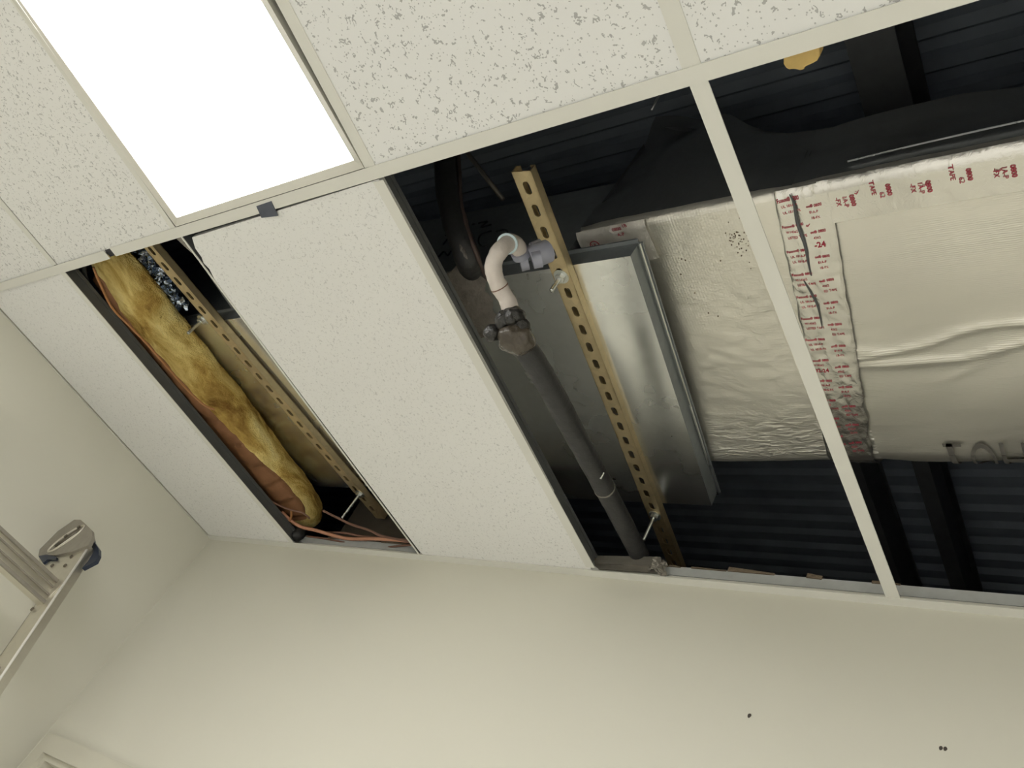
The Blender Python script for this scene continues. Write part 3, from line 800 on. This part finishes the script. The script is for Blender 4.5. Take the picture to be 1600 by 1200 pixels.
def blob(c, rx, name, mat, parent, amp=.5, fr=60, sub=4, sc=(1, 1, 1)):
    bm = bmesh.new(); bmesh.ops.create_icosphere(bm, subdivisions=sub, radius=1)
    for v in bm.verts:
        d_ = v.co.normalized(); q = Vector((d_.x * rx * sc[0], d_.y * rx * sc[1], d_.z * rx * sc[2])) + Vector(c)
        k = 1 + amp * noise.noise(q * fr) + amp * .5 * noise.noise(q * fr * 2.3)
        v.co = Vector(c) + Vector((d_.x * rx * sc[0], d_.y * rx * sc[1], d_.z * rx * sc[2])) * k
    me = bpy.data.meshes.new(name); bm.to_mesh(me); bm.free()
    return link(name, me, mat, parent, True)
blob((1.3693, 0.3384, 2.7970), .034, 'tape_wrap', 'brown_tape', ip, .22, 40, 4, (1, 1, .9))
blob((1.3748, 0.3061, 2.8120), .021, 'mastic_lump', 'mastic', ip, .26, 42)
blob((1.3580, 0.3058, 2.8034), .018, 'mastic_lump', 'mastic', ip, .26, 42)
blob((1.3337, 0.3159, 2.7868), .016, 'mastic_lump', 'mastic', ip, .26, 42)
blob((1.3817, 0.3242, 2.8046), .019, 'mastic_lump', 'mastic', ip, .26, 42)
M().tube([(1.3098, 0.7755, 2.8703), (1.3159, 0.7683, 2.8822)], .003, 8).build('tie_tail', 'zinc', ip)
for i_ in (42,):
    M().tube([pts[i_], pts[i_] + (pts[i_ + 1] - pts[i_]).normalized() * .004], .0245, 16).build('cable_tie', 'sheet_grey', ip, 'auto')

# dusty felt strip between tee and cabinet
fl = smoothline([(1.1432, 0.2786, 2.9600), (1.1466, 0.3226, 2.9600), (1.1391, 0.3794, 2.9600), (1.1315, 0.4471, 2.9600)], 8)
def felt(a, b):
    p = fl[int(round(b * (len(fl) - 1)))]; wd = .045 * (1 - .35 * b)
    x = p.x + (a - .5) * wd + .008 * noise.noise(Vector((p.y * 40, a * 2, 1)))
    return (x, p.y + .006 * noise.noise(Vector((a * 6, p.y * 30, 4))), p.z + .05 * a + .010 * noise.noise(Vector((x * 50, p.y * 50, 2))))
m = M().grid(felt, 10, len(fl) - 1)
tag(m.build('insulation_scrap', 'lint', None, True, fix=False), 'dusty grey brown felt strip hanging between tee and air handler', 'insulation')

# suction line hanging in front of the cabinet, and its thin cable
sl = root('refrigerant_line', (1.1723, 0.1845, 3.0379), 'thick black insulated line dropping in front of the pencilled cabinet side', 'pipe')
pts = smoothline([(1.0230, 0.1195, 3.2647), (1.0590, 0.1489, 3.1961), (1.0994, 0.1731, 3.1198), (1.1480, 0.2117, 3.0404), (1.1872, 0.2510, 2.9836), (1.1533, 0.2990, 3.0090), (1.0613, 0.3820, 3.0944)], 8)
M().tube(pts, [.026 + .002 * noise.noise(Vector((i * .4, 0, 7))) for i in range(len(pts))], 16).build('foam_sleeve', 'rubber', sl, True)
m = M()
for q in ((694,330), ):
    pass
for c in ((1.1673, 0.2098, 3.0126), (1.1924, 0.2266, 2.9756), (1.2033, 0.2335, 2.9649)):
    M().tube([c, (c[0] + .006, c[1] + .008, c[2] - .010), (c[0] + .008, c[1] + .016, c[2] - .012)], [.003, .004, .001], 6).build('torn_wrap', 'lint', sl, True)
tag(M().tube(smoothline([(1.0686, 0.1376, 3.2476), (1.1071, 0.1642, 3.1674), (1.1455, 0.1881, 3.0895), (1.1927, 0.2192, 3.0146), (1.2168, 0.2563, 2.9768), (1.1845, 0.3040, 3.0040), (1.1134, 0.3740, 3.0720)], 8), .0045, 8).build('control_cable', 'cable_dull', None, True),
    'thin reddish brown cable beside the thick black insulated line', 'cable')
tag(M().tube([(0.8931, 0.2061, 3.4720), (0.9968, 0.3374, 3.3913)], .006, 8).build('brace_rod', 'sheet_grey', None, True), 'thin slanted brace rod under the deck behind the black insulated line', 'rod')
tag(M().tube([(1.4356, 0.2282, 3.5169), (1.4241, 0.2468, 3.4576)], .0028, 6).build('hanger_wire', 'zinc', None, True), 'short grey hanger wire above the near end of the duct wrap', 'wire')

# ------------------------------------------------------------------ narrow bay: glass wool, cables, foil
bt = root('glass_wool_batt', (-0.0649, 0.5094, 2.9600), 'long yellow glass wool batt lying in the narrow open bay', 'insulation')
cl = [(-0.0058, 0.0353, 2.9950), (0.0234, 0.0583, 2.9900), (0.0221, 0.1362, 2.9850), (-0.0125, 0.2547, 2.9850), (-0.0188, 0.3966, 2.9850), (-0.0290, 0.5599, 2.9850), (-0.0429, 0.7206, 2.9850), (-0.0410, 0.8568, 2.9850), (-0.0355, 0.9663, 2.9850), (-0.0546, 1.0622, 2.9850), (-0.0648, 1.1196, 2.9850)]
wds = [.078, .088, .098, .100, .100, .100, .097, .092, .085, .080, .045]
cls = smoothline(cl, 9); NB = len(cls) - 1
def batt_r(b):
    k = b * (len(wds) - 1); i = min(int(k), len(wds) - 2); return wds[i] + (wds[i + 1] - wds[i]) * (k - i)
def batt_pt(a, b, off=0.0):
    i = min(NB, int(round(b * NB))); p = cls[i]; dd = (cls[min(i + 1, NB)] - cls[max(i - 1, 0)]).normalized()
    x = Vector((dd.y, -dd.x, 0)).normalized(); r = batt_r(b); an = 2 * math.pi * a
    if b < .01 or b > .99: r *= .3
    q = Vector((p.x * 9, p.y * 9, a * 5))
    k = 1 + .10 * noise.noise(Vector((math.cos(an) * 1.3, math.sin(an) * 1.3, p.y * 6))) + .07 * noise.noise(Vector((math.cos(an) * 3, math.sin(an) * 3, p.y * 26)))
    q = p + x * (math.cos(an) * r * k + math.cos(an) * off) + Vector((0, 0, 1)) * (math.sin(an) * (r * .72 * k + off))
    q.z = min(q.z, CZ + hz(q.y) - .0317 * (1.47 - q.x) - .010)   # pressed flat under the air handler
    return q
m = M().grid(batt_pt, 40, NB)
m.build('wool_body', 'batt', bt, True, fix=True)
def kraft(a, b):
    b2 = .02 + .86 * b; e = .715 + .215 * min(1, b2 / .72) ** 1.4 - .05 * max(0, (b2 - .82) / .1); an = (.60 + (e - .60) * a) + (.010 * noise.noise(Vector((b * 16, a, 0))) + .010 * noise.noise(Vector((b * 45, a, 4)))) * a
    wv = .004 + .005 * noise.noise(Vector((a * 3, b * 22, 3)))
    return batt_pt(an, b2, wv + (-.010 if a > .94 else 0))
M().grid(kraft, 14, 90).build('kraft_facing', 'kraft', bt, True, fix=False)
tag(M().tube(smoothline([(0.0985, 0.0333, 2.8880), (0.0644, 0.0873, 2.8880), (0.0317, 0.1571, 2.8880), (0.0429, 0.2246, 2.8880), (0.0534, 0.2889, 2.8880), (0.0581, 0.3681, 2.8880), (0.0577, 0.4462, 2.8900), (0.0690, 0.5144, 2.8940), (0.0887, 0.5408, 2.9000)], 8), .0032, 8).build('cable', 'orange', None, True),
    'thin orange cable running along the glass wool beside the dark tee', 'cable')
tag(M().tube(smoothline([(0.0478, -0.0000, 2.9200), (0.0021, 0.0268, 2.9200), (-0.0381, 0.0623, 2.9200), (-0.0574, 0.0938, 2.9200)], 8), [.008 if i % 2 else .0065 for i in range(25)], 8).build('flexible_conduit', 'tee_web', None, True),
    'ribbed grey flexible conduit at the near corner of the narrow bay', 'conduit')
def cable(pts, r, mat, label):
    tag(M().tube(smoothline(pts, 8), r, 8).build('cable', mat, None, True), label, 'cable', 'cables at the back wall end of the narrow bay')
cable([(-0.0153, 0.9849, 2.9050), (0.0139, 1.0470, 2.9050), (0.0907, 1.0661, 2.9050), (0.1588, 1.0852, 2.9050), (0.2297, 1.0945, 2.9050), (0.3591, 1.0840, 2.9050), (0.4826, 1.0824, 2.9050), (0.5950, 1.0866, 2.9050)], .0055, 'copper', 'thickest salmon cable crossing the narrow bay below the glass wool')
cable([(0.1202, 1.0214, 2.9500), (0.1684, 1.0430, 2.9450), (0.2321, 1.0604, 2.9350), (0.3271, 1.0661, 2.9200), (0.3833, 1.0763, 2.9100), (0.4994, 1.0803, 2.9020), (0.6175, 1.0951, 2.9000)], .004, 'copper_dark', 'brown cable slanting from behind the glass wool end to the thick salmon cable')
cable([(0.1031, 1.0913, 2.9200), (0.1991, 1.0872, 2.9200), (0.2778, 1.0903, 2.9150), (0.3823, 1.0850, 2.9100), (0.5140, 1.0883, 2.9100)], .0035, 'copper_dark', 'thin brown cable running just above the thick salmon cable')
cable([(0.0276, 1.0904, 2.8980), (0.1191, 1.0954, 2.8980), (0.2326, 1.1077, 2.8960), (0.3306, 1.1143, 2.8940), (0.4555, 1.0944, 2.8940), (0.5589, 1.0770, 2.8940)], .003, 'copper_dark', 'thin brown cable sagging lowest in the narrow bay')
cable([(-0.0309, 0.8940, 2.9000), (-0.0100, 0.9315, 2.9000), (0.0480, 0.9643, 2.9000), (0.0911, 0.9824, 2.9050), (0.0963, 1.0143, 2.9100)], .0028, 'copper_dark', 'thin brown wire looping over the lower end of the glass wool')
cable([(0.0349, 0.9789, 2.9100), (0.0136, 1.0075, 2.9050), (-0.0290, 1.0411, 2.9000), (-0.0735, 1.0949, 2.8950)], .0035, 'orange', 'short orange cable end hanging at the corner below the glass wool')
blob((-0.0137, 1.0808, 2.8950), .024, 'junction_lump', 'rubber', None, .4, 40, 3)
tag(bpy.data.objects['junction_lump'], 'dark dusty lump at the corner of the narrow bay under the cables', 'debris')
# crumpled foil between glass wool and strut
random.seed(11)
fa = smoothline([(0.0703, 0.0584, 3.0300), (0.0697, 0.1070, 3.0300), (0.0818, 0.1435, 3.0300), (0.0751, 0.1905, 3.0300), (0.0723, 0.2437, 3.0300), (0.0680, 0.2703, 3.0300)], 10)
def fo(a, b):
    p = fa[int(round(b * (len(fa) - 1)))]; 
    q = Vector((p.x * 40 + a * 3, p.y * 40, a * 2.3))
    return (p.x + (a - .5) * .07 + .012 * noise.noise(q), p.y + .012 * noise.noise(q * 1.7 + Vector((5, 1, 2))), p.z + .022 * noise.noise(q * 1.3 + Vector((2, 7, 1))) + .016 * noise.noise(q * 3.1))
tag(M().grid(fo, 22, len(fa) - 1).build('crumpled_foil', 'foil_shiny', None, False, fix=False), 'crumpled shiny foil between the glass wool and the brown strut', 'foil')
# brown board standing above the wall at the back of the narrow bay
bd = M().hexa([(-0.0824, 1.2200, 3.2084), (0.1727, 1.2200, 3.2158), (0.5179, 1.2200, 2.9642), (-0.0389, 1.2200, 2.9387)] + [up(p, 0) for p in ()]) if False else M()
q = [Vector((-0.0173, 1.2000, 3.1976)), Vector((0.3414, 1.2000, 3.2075)), Vector((0.6036, 1.2000, 2.9309)), Vector((0.0102, 1.2000, 2.8768)), Vector((-0.0040, 1.2000, 3.0838))]
bd.prism(q, (0, .02, 0))
tag(bd.build('backing_board', 'board'), 'dark brown board standing above the back wall behind the narrow bay', 'board')
# grey sheet-metal track lying on the wall top in the wide bay
tr = root('metal_track', (1.2219, 1.1073, 2.9100), 'bent grey metal track with crumpled end lying on the wall top', 'metal track')
m = M().prism([(1.1382, 1.0960, 2.8771), (1.3321, 1.0960, 2.8807), (1.3013, 1.0960, 2.9270), (1.1278, 1.0960, 2.9162)], (0, .004, 0))
m.prism([(1.1352, 1.0900, 2.8897), (1.3256, 1.0900, 2.8957), (1.3196, 1.0900, 2.9026), (1.1335, 1.0900, 2.8975)], (0, .006, 0))
m.build('track_body', 'sheet_grey', tr)
c0, c1, c2, c3 = (Vector(q) for q in ((1.2891, 1.0920, 2.9187), (1.3304, 1.0920, 2.9072), (1.3408, 1.0920, 2.8618), (1.2842, 1.0920, 2.8878)))
def crump(a, b):
    p = c0.lerp(c1, a).lerp(c3.lerp(c2, a), b)
    q = Vector((a * 4, b * 4, 2.2))
    return (p.x + .010 * noise.noise(q), p.y - .012 * abs(noise.noise(q * 1.6)), p.z + .010 * noise.noise(q + Vector((9, 3, 1))))
M().grid(crump, 12, 12).build('crumpled_end', 'sheet_grey', tr, False, fix=False)
# yellow foam scrap behind the main tee
def fs(a, b):
    return None
poly = [(1.9095, 0.0469, 2.9150), (1.9180, 0.0387, 2.9150), (1.9197, 0.0446, 2.9150), (1.9229, 0.0483, 2.9150), (1.9294, 0.0493, 2.9150), (1.9359, 0.0531, 2.9150), (1.9408, 0.0537, 2.9150), (1.9425, 0.0506, 2.9150), (1.9538, 0.0488, 2.9150), (1.9600, 0.0472, 2.9150), (1.9650, 0.0408, 2.9150), (1.9678, 0.0279, 2.9150), (1.9620, 0.0192, 2.9150), (1.9249, 0.0187, 2.9150)]
poly = poly[1:]
tag(M().prism(poly, (0, 0, .022)).build('foam_scrap', 'foam', None, False, bevel=.0015), 'torn yellow foam scrap sticking out above the main tee in the right bay', 'foam scrap')
# slate tape patch under the main tee
q = [(0.8704, -0.0048, 2.8588), (0.9196, -0.0059, 2.8588), (0.9117, 0.0264, 2.8588), (0.8626, 0.0207, 2.8588)]
tag(M().prism(q, (0, 0, -.0012)).build('tape_patch', 'clip'), 'small slate grey tape patch stuck on the main tee by the ceiling light', 'tape')
# perforated grey bracket at the near end of the left tile
br = root('tee_clip', (0.5475, 0.0338, 2.8800), 'small pale perforated clip at the broken tile corner', 'clip')
m = M(); c = Vector((0.5536, 0.0279, 2.8720)); m.beam(c + Vector((-.012, -.012, 0)), c + Vector((.004, .030, 0)), (.017, -.004, 0), (0, 0, .002)); m.build('clip_plate', 'sheet_grey', br)
M().disc(Vector((0.5558, 0.0304, 2.8700)), (0, 0, 1), .0035, .003, 10).disc(Vector((0.5628, 0.0197, 2.8700)), (0, 0, 1), .003, .003, 10).build('clip_hole', 'tee_gap', br)
bw = M().beam((0.5196, 0.0736, 2.9100), (0.5060, 0.2360, 2.9100), (.055, 0, 0), (0, 0, .004))
tag(bw.build('backing_strip', 'tee_web'), 'dark grey strip seen through the broken edge of the tile', 'strip')

# scuff marks on the back wall
for q, r, lb in (((1.6185, 1.1050, 2.5789), .0035, 'dark scuff mark alone on the back wall'), ((1.9485, 1.1050, 2.5853), .003, 'left one of two small scuffs low on the back wall'), ((1.9552, 1.1050, 2.5856), .003, 'right one of two small scuffs low on the back wall')):
    q = Vector(q); m = M(); n = 9
    m.prism([(q.x + r * (1 + .4 * noise.noise(Vector((k, r * 900, q.x * 9)))) * math.cos(k * 2 * math.pi / n), VB - .0006, q.z + r * 1.3 * (1 + .4 * noise.noise(Vector((k, 3, q.x)))) * math.sin(k * 2 * math.pi / n)) for k in range(n)], (0, .001, 0))
    tag(m.build('scuff_mark', 'speck'), lb, 'mark', 'scuffs on the back wall')

# ================================================================== LADDER leaning on the left wall
VW = .6937                                         # plane of the far rail's web
A = Vector((-.26, VW, CZ - .3622)); Bp = Vector((-.0829, VW, CZ - .7826)); rd = (Bp - A).normalized()
nn = Vector((-rd.z, 0, rd.x)); nn = nn if nn.x > 0 else -nn       # front of the ladder (towards the room)
Lr = (A.z - .01) / -rd.z
ld = root('ladder', tuple(A + rd * Lr), 'aluminium folding ladder with locking hinge leaning on the left wall', 'ladder')
VS = Vector((0, 1, 0))
def rail(vw, sg, name='side_rail'):
    a = Vector((A.x, vw, A.z)); b = a + rd * Lr
    m = M()
    m.hexa([a - nn * .07, a, b, b - nn * .07] + [p + VS * sg * .0025 for p in (a - nn * .07, a, b, b - nn * .07)])
    m.hexa([a, a + VS * sg * .027, b + VS * sg * .027, b] + [p - nn * .0025 for p in (a, a + VS * sg * .027, b + VS * sg * .027, b)])
    m.hexa([a - nn * .07, a - nn * .07 + VS * sg * .027, b - nn * .07 + VS * sg * .027, b - nn * .07] + [p + nn * .0025 for p in (a - nn * .07, a - nn * .07 + VS * sg * .027, b - nn * .07 + VS * sg * .027, b - nn * .07)])
    r = m.build(name, 'alu', ld)
    M().tube([a + nn * .001, b + nn * .001], .0036, 8).build('rail_bead_highlight', 'alu_bright', r, True)  # white bead paints the highlight on the rail's bend
    M().box((b.x - .06, vw - .01, 0.0), (b.x + .04, vw + sg * .035, .03)).build('rubber_foot', 'navy', r)
    return r
rail(VW, 1); rail(VW - .46, -1)
def step(t):
    c = A + rd * t - nn * .034
    m = M(); hw = .041
    m.hexa([c - rd * hw, c + rd * hw, c + rd * hw - VS * .46, c - rd * hw - VS * .46] + [p - nn * .022 for p in (c - rd * hw, c + rd * hw, c + rd * hw - VS * .46, c - rd * hw - VS * .46)])
    o = m.build('step', 'alu', ld)
    g_ = M()
    for k, wd in ((-.036, .010), (-.014, .004), (.012, .004), (.036, .010)):
        e = c + rd * k
        g_.hexa([e - rd * wd / 2, e + rd * wd / 2, e + rd * wd / 2 - VS * .46, e - rd * wd / 2 - VS * .46] + [p + nn * .006 for p in (e - rd * wd / 2, e + rd * wd / 2, e + rd * wd / 2 - VS * .46, e - rd * wd / 2 - VS * .46)])
    g_.build('tread_rib', 'alu_cast', o)
for k in range(9):
    step(.168 + k * .29)
# gusset plate, hinge and guards at the head of the far rail
gv = VW - .004
gus = M().prism([(-0.4901, 0.6897, 2.4413), (-0.5489, 0.6897, 2.4984), (-0.2607, 0.6897, 2.4943), (-0.2048, 0.6897, 2.3683), (-0.2088, 0.6897, 2.3144), (-0.3621, 0.6897, 2.3704)], (0, .0035, 0)).build('gusset_plate', 'alu', ld)
rv = M()
for px in ((-0.3463, 0.6897, 2.4099), (-0.2757, 0.6897, 2.4164), (-0.2879, 0.6897, 2.4486), (-0.2284, 0.6897, 2.2685)):
    M().disc(px, (0, -1, 0), .0058, .003, 10).build('rivet', 'rivet', gus, 'auto')
hv = VW - .012
outer = [(-0.4648, 0.6817, 2.4317), (-0.5673, 0.6817, 2.5060), (-0.4953, 0.6817, 2.5265), (-0.4634, 0.6817, 2.5758), (-0.4244, 0.6817, 2.5779), (-0.3676, 0.6817, 2.5628), (-0.3019, 0.6817, 2.5438), (-0.2568, 0.6817, 2.5170), (-0.2375, 0.6817, 2.4891), (-0.2951, 0.6817, 2.4605), (-0.3640, 0.6817, 2.4426)]
hb = M(); n = len(outer)
ctr = Vector((-0.3956, 0.6817, 2.5023)); e1 = (Vector((-0.3681, 0.6817, 2.5448)) - Vector((-0.4227, 0.6817, 2.4625))); e2 = Vector((-e1.z, 0, e1.x)).normalized(); L1 = e1.length / 2; e1.normalize()
inner = []
for p in outer:
    dq = Vector(p) - ctr; an = math.atan2(dq.dot(e2), dq.dot(e1)); inner.append(ctr + e1 * math.cos(an) * L1 + e2 * math.sin(an) * .017)
vs = [Vector(p) for p in outer] + inner; vs = vs + [p + Vector((0, .012, 0)) for p in vs]
fs = []
for k in range(n):
    j = (k + 1) % n
    fs += [(k, j, n + j, n + k), (2 * n + j, 2 * n + k, 3 * n + k, 3 * n + j), (k, j, 2 * n + j, 2 * n + k), (n + k, n + j, 3 * n + j, 3 * n + k)]
hb.add(vs, fs); hinge = hb.build('hinge', 'alu_cast', ld)
M().tube([ctr + e1 * L1 * math.cos(k * math.pi / 12) * 1.25 + e2 * .026 * math.sin(k * math.pi / 12) + Vector((0, -.001, 0)) for k in range(25)], .0035, 6, False).build('hinge_rim', 'alu', hinge, True)
pa, pb = ctr - e1 * L1 * .8, ctr + e1 * L1 * .9
M().tube([pa + e2 * .006 + Vector((0, .004, 0)), pb + e2 * .009 + Vector((0, .004, 0))], .007, 10).build('lock_bar', 'rivet', hinge, True)
M().tube([pa - e2 * .006 + Vector((0, .006, 0)), pb - e2 * .005 + Vector((0, .006, 0))], .005, 8).build('bright_lock_bar', 'alu_bright', hinge, True)
for q in (ctr + e2 * .012, pb + e2 * .014): M().disc(q, (0, -1, 0), .006, .006, 10).build('hinge_bolt', 'rivet', hinge, 'auto')
gq = VW + .016
M().prism([(-0.3547, 0.7097, 2.5524), (-0.3018, 0.7097, 2.5257), (-0.2336, 0.7097, 2.5014), (-0.2014, 0.7097, 2.4800), (-0.1867, 0.7097, 2.4577), (-0.2224, 0.7097, 2.4286), (-0.2269, 0.7097, 2.4564), (-0.2447, 0.7097, 2.4908), (-0.2924, 0.7097, 2.5066), (-0.3448, 0.7097, 2.5302)], (0, .012, 0)).build('plastic_guard', 'navy', ld)
M().prism([(-0.4611, 0.6817, 2.4295), (-0.4269, 0.6817, 2.4398), (-0.3533, 0.6817, 2.4363), (-0.3429, 0.6817, 2.4275), (-0.3902, 0.6817, 2.4233), (-0.3942, 0.6817, 2.4084)], (0, .010, 0)).build('plastic_guard', 'navy', ld)

# the same hinge fittings on the near rail
for o in [c for c in ld.children if c.name.startswith(('gusset_plate', 'hinge', 'plastic_guard'))]:
    c = o.copy(); COL.objects.link(c); c.location.y -= .46
    for k in o.children:
        e = k.copy(); COL.objects.link(e); e.parent = c
